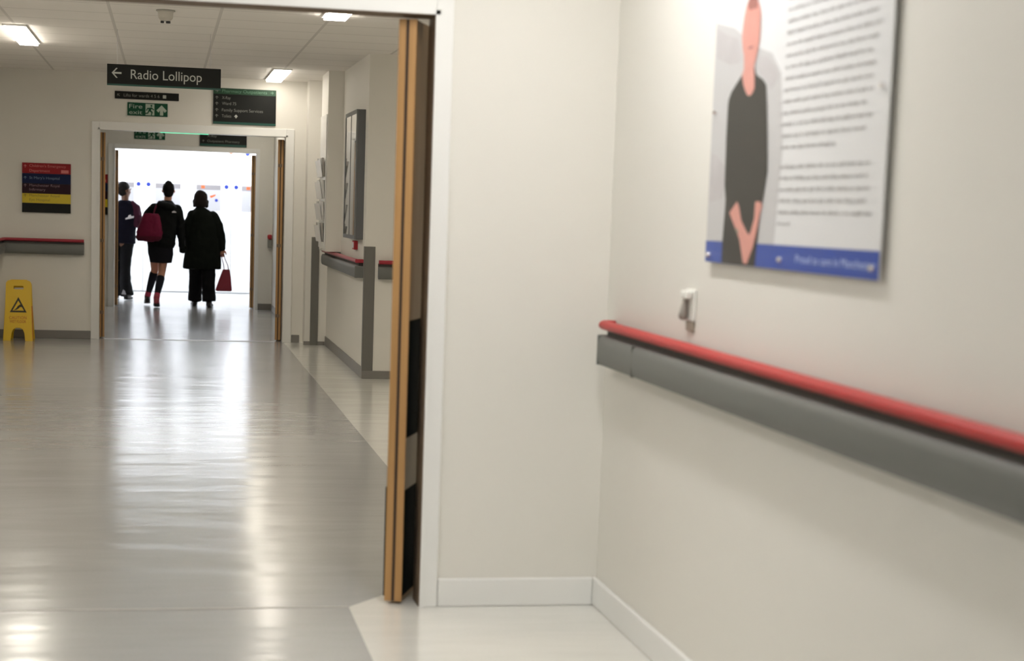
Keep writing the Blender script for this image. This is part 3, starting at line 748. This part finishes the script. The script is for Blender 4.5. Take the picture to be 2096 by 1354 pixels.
flat('portrait_arm', [(4.586, 1.553), (4.588, 1.505), (4.612, 1.469), (4.651, 1.438), (4.67, 1.398), (4.657, 1.375), (4.632, 1.376), (4.586, 1.427), (4.56, 1.48), (4.543, 1.522), (4.529, 1.542), (4.547, 1.553)], 5, 'ptskin')
flat('bracelet', [(4.735, 1.478), (4.715, 1.466), (4.722, 1.458), (4.742, 1.470)], 6, 'woodpale')
# illegible grey print: word-shaped marks in lines
rt = random.Random(3)
ends = [3.76, 3.80, 3.78, 3.806, 3.774, 3.789, 3.818, 3.794, 3.803, 3.812, 3.848, 3.810, 3.839, 4.029]
zs = [2.245, 2.215, 2.185, 2.155, 2.125, 2.095, 2.070, 2.040][:6] + [2.065 - .0305 * i for i in range(13)]
ends = [3.80, 3.77, 3.83, 3.79, 3.80, 3.82, 3.78, 3.806, 3.774, 3.789, 3.818, 3.794, 3.803, 3.812, 3.848, 3.810, 3.839, 4.029]
lines = [(2.065 + .0305 * 5 - .0305 * i, ends[i]) for i in range(18)] + [(1.646, 3.801), (1.616, 3.817), (1.586, 3.785), (1.556, 3.808), (1.525, 3.77), (1.494, 4.315)]
for z, ye in lines:
    mb = MB(); yy = 4.408
    a = PX - .0046
    while yy > ye + .01:
        wl = rt.uniform(.018, .085); y1 = max(ye, yy - wl)
        x_h = .0075
        k = yy
        while k > y1 + .003:                      # letters of a word
            lw = rt.uniform(.005, .008); hh = x_h * rt.choice((.8, .8, .85, 1.2)); lo = -.003 if rt.random() < .12 else 0
            mb.box(a - .0004, a, max(y1, k - lw), k, z - .004 + lo, z - .004 + hh)
            k -= lw + .0022
        yy = y1 - .009
    obj('print_line', mb, 'pttext', t)
fr = frame('side', (PX - .0058, 0, 0))
text('Proud to care in Manchester', -4.255, -3.738, 1.393, .022, fr, 'ptbluetext', parent=t)
for yy, zz in ((4.985, 1.392), (4.369, 1.397), (4.988, 1.822), (3.755, 1.397), (3.755, 1.822), (4.985, 2.26), (4.369, 2.26), (3.755, 2.26)):
    b = MB().cyl((PX - .014, yy, zz), (PX - .004, yy, zz), .007, .009, 16).cyl((PX, yy, zz), (XR, yy, zz), .006, n=12)
    obj('standoff_screw', b, 'screw', t, label='round chrome fixing screw')

# small white bracket on the wall
t = thing('wall_bracket', (XR, 5.19, 1.16), 'small white plastic wall bracket with a beige lower tab, above the near handrail', 'bracket')
obj('back_plate', MB().box(XR - .010, XR, 5.145, 5.235, 1.175, 1.275, .004), 'plastic', t)
obj('hook_arm', MB().box(XR - .032, XR - .010, 5.155, 5.225, 1.245, 1.270, .005), 'plastic', t)
obj('catch', MB().limb([(XR - .016, 5.205, 1.235), (XR - .022, 5.205, 1.21), (XR - .024, 5.205, 1.19)], [.011, .013, .016], 12), 'plasticgrey', t, smooth=True, label='grey rounded catch')
obj('lower_tab', MB().box(XR - .008, XR, 5.15, 5.225, 1.142, 1.174, .003), 'beige', t, label='beige tab')

# ------------------------------------------------------------------ people
def hand(mb, w, d, side, curl=.5, nrm=(0, 1, 0)):
    """w wrist, d direction of the palm, side +1/-1: thumb goes to -side... ; n: palm thickness direction"""
    w = Vector(w); d = Vector(d).normalized(); n = Vector(nrm); n = (n - d * n.dot(d)).normalized(); s = d.cross(n) * side
    # palm: thin in s? palm width along s, thickness along n
    mb.limb([w - d * .01, w + d * .03, w + d * .07, w + d * .09], [(.024, .018), (.034, .015), (.038, .014), (.036, .012)], 14, ref=tuple(s), round_ends=True)
    for k, (off, ln) in enumerate(((-.030, .070), (-.010, .080), (.010, .075), (.029, .058))):
        b = w + d * .088 + s * off; c = curl * (1 + .12 * k)
        p1 = b + (d * math.cos(c * .5) + n * math.sin(c * .5)) * ln * .45
        p2 = p1 + (d * math.cos(c * 1.3) + n * math.sin(c * 1.3)) * ln * .32
        p3 = p2 + (d * math.cos(c * 2.0) + n * math.sin(c * 2.0)) * ln * .23
        mb.limb([b - d * .012, p1, p2, p3], [.0092, .0088, .008, .007], 10)
    b = w + d * .03 - s * .028
    p1 = b + (d * .6 - s * .8) .normalized() * .03 + n * .006; p2 = p1 + (d * .93 - s * .2 + n * .3).normalized() * .028; p3 = p2 + (d + n * .4).normalized() * .02
    mb.limb([b, p1, p2, p3], [.013, .0115, .010, .008], 10)

def body(t, J, m, face=1, hands=True):
    """one continuous body surface from joint positions (world coordinates)"""
    b = MB(); V = lambda k: Vector(J[k])
    pelvis, chest, neck, head = V('pelvis'), V('chest'), V('neck'), V('head')
    b.limb([pelvis - Vector((0, 0, .06)), pelvis + Vector((0, 0, .02)), pelvis * .5 + chest * .5, chest, chest + Vector((0, 0, .10)), neck - Vector((0, 0, .05))], [(.155, .11), (.165, .12), (.125, .095), (.155, .11), (.155, .09), (.07, .06)], 20)
    b.limb([neck - Vector((0, 0, .06)), neck, head - Vector((0, 0, .05))], [.062, .053, .055], 16)
    f = Vector(J.get('face', (0, 1, 0))).normalized(); r = f.cross(Vector((0, 0, 1)))
    b.ball(head + f * -.012 + Vector((0, 0, .02)), (.076, .090, .100))
    b.limb([head + f * .035 + Vector((0, 0, -.02)), head + f * .038 + Vector((0, 0, -.085))], [(.058, .05), (.036, .038)], 14, ref=tuple(r))
    b.limb([head + f * .085 + Vector((0, 0, .015)), head + f * .105 + Vector((0, 0, -.018)), head + f * .098 + Vector((0, 0, -.03))], [.008, .012, .013], 10)     # nose
    for s in (-1, 1):
        b.ball(head + f * .078 + r * s * .031 + Vector((0, 0, .012)), .0125, 10, 8)      # eyelids
        b.limb([head + f * .083 + r * s * .05 + Vector((0, 0, .034)), head + f * .092 + r * s * .015 + Vector((0, 0, .036))], [.006, .007], 8)   # brow
        b.limb([head + r * s * .076 + Vector((0, 0, .018)), head + r * s * .084 - f * .012 + Vector((0, 0, .0)), head + r * s * .076 + Vector((0, 0, -.022))], [.011, .014, .009], 10)   # ear
    b.limb([head + f * .084 - r * .022 + Vector((0, 0, -.052)), head + f * .092 + Vector((0, 0, -.052)), head + f * .084 + r * .022 + Vector((0, 0, -.052))], [.006, .009, .006], 8)  # lips
    for s in ('L', 'R'):
        sh, el, wr = V('sh' + s), V('el' + s), V('wr' + s)
        b.limb([chest * .4 + sh * .6 + Vector((0, 0, .05)), sh, sh * .5 + el * .5, el, el * .5 + wr * .5, wr], [.055, .052, .044, .037, .034, .024], 16)
        hd = Vector(J.get('hd' + s, tuple(wr - el)))
        if hands: hand(b, wr, hd, 1 if s == 'L' else -1, J.get('curl', .6))
        hp, kn, an, toe = V('hp' + s), V('kn' + s), V('an' + s), V('to' + s)
        b.limb([hp, hp * .5 + kn * .5, kn, kn * .7 + an * .3, kn * .3 + an * .7, an], [(.088, .092), .072, .052, .054, .040, .034], 16)
        b.limb([an + Vector((0, -.03, -.045)), an * .5 + toe * .5 + Vector((0, 0, -.01)), toe], [(.032, .032), (.038, .026), (.034, .016)], 14)
    return fused('body', b, m, t, .0065, 3)
def shoe(t, an, toe, m, sole='shoe', name='shoe', ankle=True, h=.055, **kw):
    an, toe = Vector(an), Vector(toe); d = (toe - an); d.z = 0; d.normalize()
    b = MB()
    heel = Vector((an.x, an.y, 0)) - d * .045; heel.z = an.z - .075
    tp = Vector((toe.x, toe.y, toe.z)) + d * .02
    b.limb([heel + Vector((0, 0, .03)), heel * .6 + tp * .4 + Vector((0, 0, .018)), tp + Vector((0, 0, .0))], [(.038, .040), (.045, .036), (.040, .022)], 16)
    b.limb([an + Vector((0, 0, .01)), an + Vector((0, 0, -.05))], [.044, .042], 16)
    o = fused(name, b, m, t, .008, 3, **kw)
    s = MB().limb([heel + Vector((0, 0, -.003)), heel * .6 + tp * .4 - Vector((0, 0, .012)), tp - Vector((0, 0, .018))], [(.038, .010), (.047, .010), (.042, .009)], 16)
    obj('sole', s, sole, o, smooth=True)
    return o

# --- woman with the crimson bag (middle)
X0, Y0 = -.06, 24.45
t = thing('person', (X0, Y0, 0), 'walking person in a black hooded jacket and skirt with dark hair in a bun', 'person')
J = dict(pelvis=(-.07, 24.45, .93), chest=(-.0, 24.46, 1.27), neck=(.035, 24.47, 1.50), head=(.045, 24.49, 1.635), face=(-.05, 1, -.05),
         shL=(-.17, 24.46, 1.40), elL=(-.27, 24.50, 1.14), wrL=(-.20, 24.66, 1.05), shR=(.165, 24.46, 1.39), elR=(.205, 24.43, 1.12), wrR=(.232, 24.47, .90),
         hpL=(-.15, 24.46, .90), knL=(-.135, 24.62, .52), anL=(-.235, 24.72, .13), toL=(-.245, 24.86, .045),
         hpR=(.0, 24.45, .90), knR=(-.035, 24.42, .50), anR=(-.105, 24.22, .145), toR=(-.10, 24.33, .03))
body(t, J, 'skin')
b = MB()
b.ring_loft([(-.055, 24.45, .835, .175, .13), (-.05, 24.45, .90, .20, .145), (-.04, 24.45, 1.0, .195, .14), (-.025, 24.455, 1.12, .190, .138), (-.01, 24.46, 1.25, .200, .142), (.005, 24.46, 1.36, .205, .135), (.015, 24.46, 1.42, .17, .11), (.025, 24.465, 1.47, .10, .085), (.03, 24.47, 1.50, .07, .07)])
b.limb([(-.15, 24.46, 1.39), (-.235, 24.48, 1.28), (-.27, 24.50, 1.14), (-.235, 24.58, 1.08), (-.20, 24.65, 1.055)], [.075, .072, .066, .058, .048])
b.limb([(.16, 24.46, 1.385), (.20, 24.44, 1.27), (.215, 24.43, 1.12), (.228, 24.45, 1.0), (.236, 24.47, .875)], [.073, .068, .062, .056, .046])
jk = fused('jacket', b, 'puffer', t, .009, 4, .010, 14)
b = MB().limb([(-.105, 24.43, 1.425), (-.075, 24.385, 1.445), (.01, 24.355, 1.42), (.10, 24.375, 1.40), (.145, 24.42, 1.39)], [.035, .055, .065, .055, .035], 18, ref=(0, 0, 1))
fused('hood', b, 'puffer', jk, .009, 3, .006, 18)
fr = frame('front', (0, 24.32, 0))
shape2d([[(.095, 1.335), (.155, 1.335), (.15, 1.35), (.125, 1.362), (.10, 1.352)]], frame('front', (0, 24.328, 0)), .004, 'logo', 'jacket_print', jk, label='small white print')
b = MB().ring_loft([(-.05, 24.45, .625, .150, .115), (-.05, 24.45, .64, .155, .118), (-.055, 24.45, .75, .175, .13), (-.06, 24.45, .86, .178, .13), (-.06, 24.45, .93, .165, .12)])
fused('skirt', b, 'skirtcloth', t, .010, 3, .005, 10)
def calf_sock(kn, an, a, b_, r0, r1, m, name, **kw):
    kn, an = Vector(kn), Vector(an); P = lambda f: kn * (1 - f) + an * f
    return fused(name, MB().limb([P(a), P((a + b_) / 2), P(b_)], [r0, (r0 + r1) / 2 + .002, r1], 16), m, t, .007, 2, **kw)
calf_sock(J['knL'], J['anL'], .16, .80, .060, .042, 'sock', 'sock', label='dark knee sock')
calf_sock(J['knR'], J['anR'], .26, .84, .060, .042, 'sock', 'sock', label='dark knee sock')
calf_sock(J['knL'], J['anL'], .84, 1.02, .042, .042, 'pinksock', 'ankle_sock', label='pink ankle sock')
calf_sock(J['knR'], J['anR'], .86, 1.02, .042, .044, 'pinksock', 'ankle_sock', label='pink ankle sock')
shoe(t, J['anL'], J['toL'], 'shoe', 'shoe')
shoe(t, J['anR'], J['toR'], 'redshoe', 'shoe', label='red shoe with a dark sole')
gm = MB(); hand(gm, J['wrR'], Vector(J['wrR']) - Vector(J['elR']), -1, .6)
g = fused('glove', gm, 'wool', t, .0065, 2, label='black glove')
for v in g.data.vertices: v.co += v.normal * .005
h = Vector(J['head'])
b = MB().ball(h + Vector((0, -.02, .032)), (.083, .090, .102)).ball(h + Vector((.0, -.035, .095)), (.052, .055, .052)).ball(h + Vector((0, -.035, -.02)), (.070, .070, .075))
fused('hair', b, 'hairblack', t, .008, 2, .004, 40, label='dark hair gathered in a bun')

# crimson bag on her back
t = thing('shoulder_bag', (-.22, 24.26, .90), 'crimson drawstring bag slung on the back of the walking person in the middle', 'bag')
b = MB()
bx = lambda z, u: -.20 + (z - 1.1) * .10 + u
rings = []
for z, w_, dd in ((.925, .06, .05), (.95, .125, .085), (.99, .170, .105), (1.05, .178, .108), (1.12, .160, .10), (1.19, .145, .09), (1.24, .130, .080), (1.285, .115, .065), (1.315, .095, .045)):
    rings.append((bx(z, -.005), 24.185, z, w_, dd))
b.ring_loft(rings, pw=.62)
fused('bag_body', b, 'bag', t, .009, 3, .010, 12)
obj('shoulder_strap', MB().limb([(-.16, 24.27, 1.30), (-.13, 24.35, 1.40), (-.09, 24.43, 1.475), (-.10, 24.52, 1.46)], [(.010, .022)] * 4, 10), 'bagdark', t, smooth=True)
obj('base_panel', MB().ring_loft([(-.225, 24.185, .932, .145, .092), (-.222, 24.185, .965, .172, .108), (-.217, 24.185, 1.0, .182, .114)], pw=.62), 'bagdark', t, smooth=True, label='darker base of the bag')

# --- woman in the long black coat (right)
X0, Y0 = .53, 24.65
t = thing('person', (X0, Y0, 0), 'person in a long wide black coat walking away with a maroon handbag', 'person')
J = dict(pelvis=(.54, 24.65, .86), chest=(.53, 24.65, 1.17), neck=(.505, 24.65, 1.40), head=(.495, 24.670, 1.525), face=(.12, 1, 0),
         shL=(.375, 24.65, 1.31), elL=(.305, 24.610, 1.06), wrL=(.33, 24.770, .93), shR=(.69, 24.65, 1.30), elR=(.775, 24.630, 1.04), wrR=(.80, 24.620, .845), hdR=(.05, 0, -1),
         hpL=(.45, 24.65, .83), knL=(.44, 24.710, .46), anL=(.43, 24.810, .09), toL=(.415, 24.950, .035),
         hpR=(.61, 24.65, .83), knR=(.62, 24.610, .46), anR=(.63, 24.570, .09), toR=(.655, 24.710, .03), curl=1.0)
body(t, J, 'skin')
b = MB()
b.ring_loft([(.53, 24.65, .545, .268, .17), (.53, 24.65, .56, .272, .172), (.535, 24.65, .72, .262, .168), (.535, 24.65, .90, .252, .165), (.53, 24.65, 1.08, .225, .155), (.525, 24.65, 1.22, .205, .145), (.52, 24.65, 1.31, .185, .125), (.51, 24.65, 1.37, .12, .10), (.50, 24.65, 1.42, .075, .075)])
b.limb([(.39, 24.65, 1.30), (.335, 24.630, 1.18), (.31, 24.620, 1.05), (.33, 24.710, .97), (.335, 24.770, .93)], [.080, .078, .072, .062, .054])
b.limb([(.665, 24.65, 1.295), (.735, 24.640, 1.17), (.775, 24.630, 1.03), (.795, 24.625, .93), (.80, 24.620, .855)], [.082, .08, .074, .064, .054])
fused('coat', b, 'wool', t, .010, 4, .012, 7)
for s, x in (('L', .45), ('R', .61)):
    kn, an = J['kn' + s], J['an' + s]
    b = MB().limb([(x, 24.65, .80), kn, (kn[0], (kn[1] + an[1]) / 2, .26), (an[0], an[1], .085)], [(.115, .12), (.098, .10), (.095, .098), (.098, .10)], 18, round_ends=False)
    fused('trouser_leg', b, 'trouser', t, .010, 3, .008, 10)
shoe(t, J['anL'], J['toL'], 'shoe'); shoe(t, J['anR'], J['toR'], 'shoe')
h = Vector(J['head'])
b = MB().ball(h + Vector((0, -.012, .035)), (.098, .105, .105)).ball(h + Vector((0, -.03, -.04)), (.098, .085, .085)).limb([h + Vector((-.085, .0, -.02)), h + Vector((-.085, .0, -.09))], [.03, .022]).limb([h + Vector((.085, .0, -.02)), h + Vector((.085, .0, -.09))], [.03, .022])
fused('hair', b, 'hairdark', t, .008, 3, .006, 30, label='dark brown bobbed hair')

t = thing('handbag', (.84, 24.475, .245), 'maroon trapezoid handbag with long handles held at the right side of the black coat', 'bag')
R4 = lambda x0, x1, y0, y1, z: [Vector((x0, y0, z)), Vector((x1, y0, z)), Vector((x1, y1, z)), Vector((x0, y1, z))]
b = MB().loft([R4(.735, .93, 24.42, 24.53, .245), R4(.715, .945, 24.41, 24.54, .258), R4(.775, .93, 24.435, 24.52, .44), R4(.815, .912, 24.455, 24.50, .555)])
o = obj('bag_body', b, 'handbag', t)
bv = o.modifiers.new('b', 'BEVEL'); bv.width = .008; bv.segments = 2
for yy in (24.458, 24.497):
    obj('handle', MB().limb([(.835, yy, .545), (.825, yy + .02, .62), (.80, 24.575, .72), (.80, 24.60, .765), (.83, 24.60, .765), (.85, 24.56, .69), (.885, yy + .02, .61), (.895, yy, .545)], [.006] * 8, 8), 'bagdark', t, smooth=True)

# --- person half hidden behind the left door leaf
X0, Y0 = -.58, 26.0
t = thing('person', (X0, Y0, 0), 'person in dark jacket with plum sleeve, half hidden by the left far door', 'person')
J = dict(pelvis=(-.60, 26.0, .93), chest=(-.58, 26.0, 1.26), neck=(-.585, 26.0, 1.49), head=(-.59, 26.0, 1.635), face=(.75, .66, -.1),
         shL=(-.76, 26.02, 1.40), elL=(-.82, 26.1, 1.12), wrL=(-.72, 26.24, 1.03), shR=(-.43, 25.98, 1.40), elR=(-.40, 25.93, 1.13), wrR=(-.34, 26.08, 1.10), hdR=(.1, 1, -.1),
         hpL=(-.68, 26.0, .90), knL=(-.70, 26.1, .50), anL=(-.71, 26.2, .10), toL=(-.71, 26.35, .035),
         hpR=(-.55, 26.0, .90), knR=(-.57, 26.0, .50), anR=(-.545, 25.9, .10), toR=(-.50, 26.05, .03))
body(t, J, 'skinbrown')
b = MB()
b.ring_loft([(-.60, 26, .845, .175, .14), (-.60, 26, .95, .178, .145), (-.59, 26, 1.10, .165, .135), (-.58, 26, 1.25, .178, .14), (-.58, 26, 1.36, .19, .13), (-.585, 26, 1.42, .16, .11), (-.585, 26, 1.48, .08, .08)])
b.limb([(-.74, 26.02, 1.39), (-.82, 26.1, 1.13), (-.73, 26.23, 1.04)], [.072, .062, .048])
jk = fused('jacket', b, 'navy', t, .010, 4, .008, 9)
b = MB().limb([(-.48, 25.98, 1.43), (-.435, 25.97, 1.38), (-.405, 25.94, 1.25), (-.395, 25.93, 1.13), (-.36, 26.02, 1.11), (-.345, 26.07, 1.10)], [.055, .074, .070, .064, .054, .046])
fused('sleeve', b, 'plum', t, .010, 3, .008, 12, label='plum coloured right sleeve')
fr = frame('front', (0, 25.845, 0))
shape2d([[(-.575, 1.20), (-.50, 1.215), (-.455, 1.23), (-.45, 1.255), (-.49, 1.25), (-.50, 1.275), (-.53, 1.265), (-.54, 1.235), (-.575, 1.22)]], fr, .012, 'logo', 'jacket_print', jk, label='white print on the back of the jacket')
for s, x in (('L', -.68), ('R', -.55)):
    kn, an = J['kn' + s], J['an' + s]
    b = MB().limb([(x, 26.0, .92), (kn[0], kn[1], .60), kn, (kn[0], (kn[1] + an[1]) / 2, .28), (an[0], an[1], .075)], [(.115, .12), (.082, .085), (.075, .08), (.082, .09), (.098, .11)], 18, round_ends=False)
    fused('trouser_leg', b, 'trouser', t, .010, 3, .007, 10)
shoe(t, J['anL'], J['toL'], 'shoe'); shoe(t, J['anR'], J['toR'], 'shoe')
shape2d([[(-.625, .095), (-.555, .09), (-.575, .15), (-.60, .165)]], frame('front', (0, 25.788, 0)), .006, 'palegrey', 'hem_patch', t, label='pale patch at the trouser hem')
h = Vector(J['head'])
b = MB().ball(h + Vector((-.02, -.015, .035)), (.090, .092, .095)).ball(h + Vector((-.03, -.02, -.01)), (.078, .075, .085))
fused('hair', b, 'hairblack', t, .008, 3, .004, 30)
t = thing('pouch', (-.36, 25.97, .98), 'small dark grey pouch held at the elbow of the half-hidden person', 'pouch')
obj('pouch_body', MB().box(-.36, -.27, 25.93, 26.01, 1.17, 1.22, .012), 'sock', t)
obj('pouch_flap', MB().box(-.355, -.275, 25.922, 25.932, 1.19, 1.22, .003), 'neck', t)
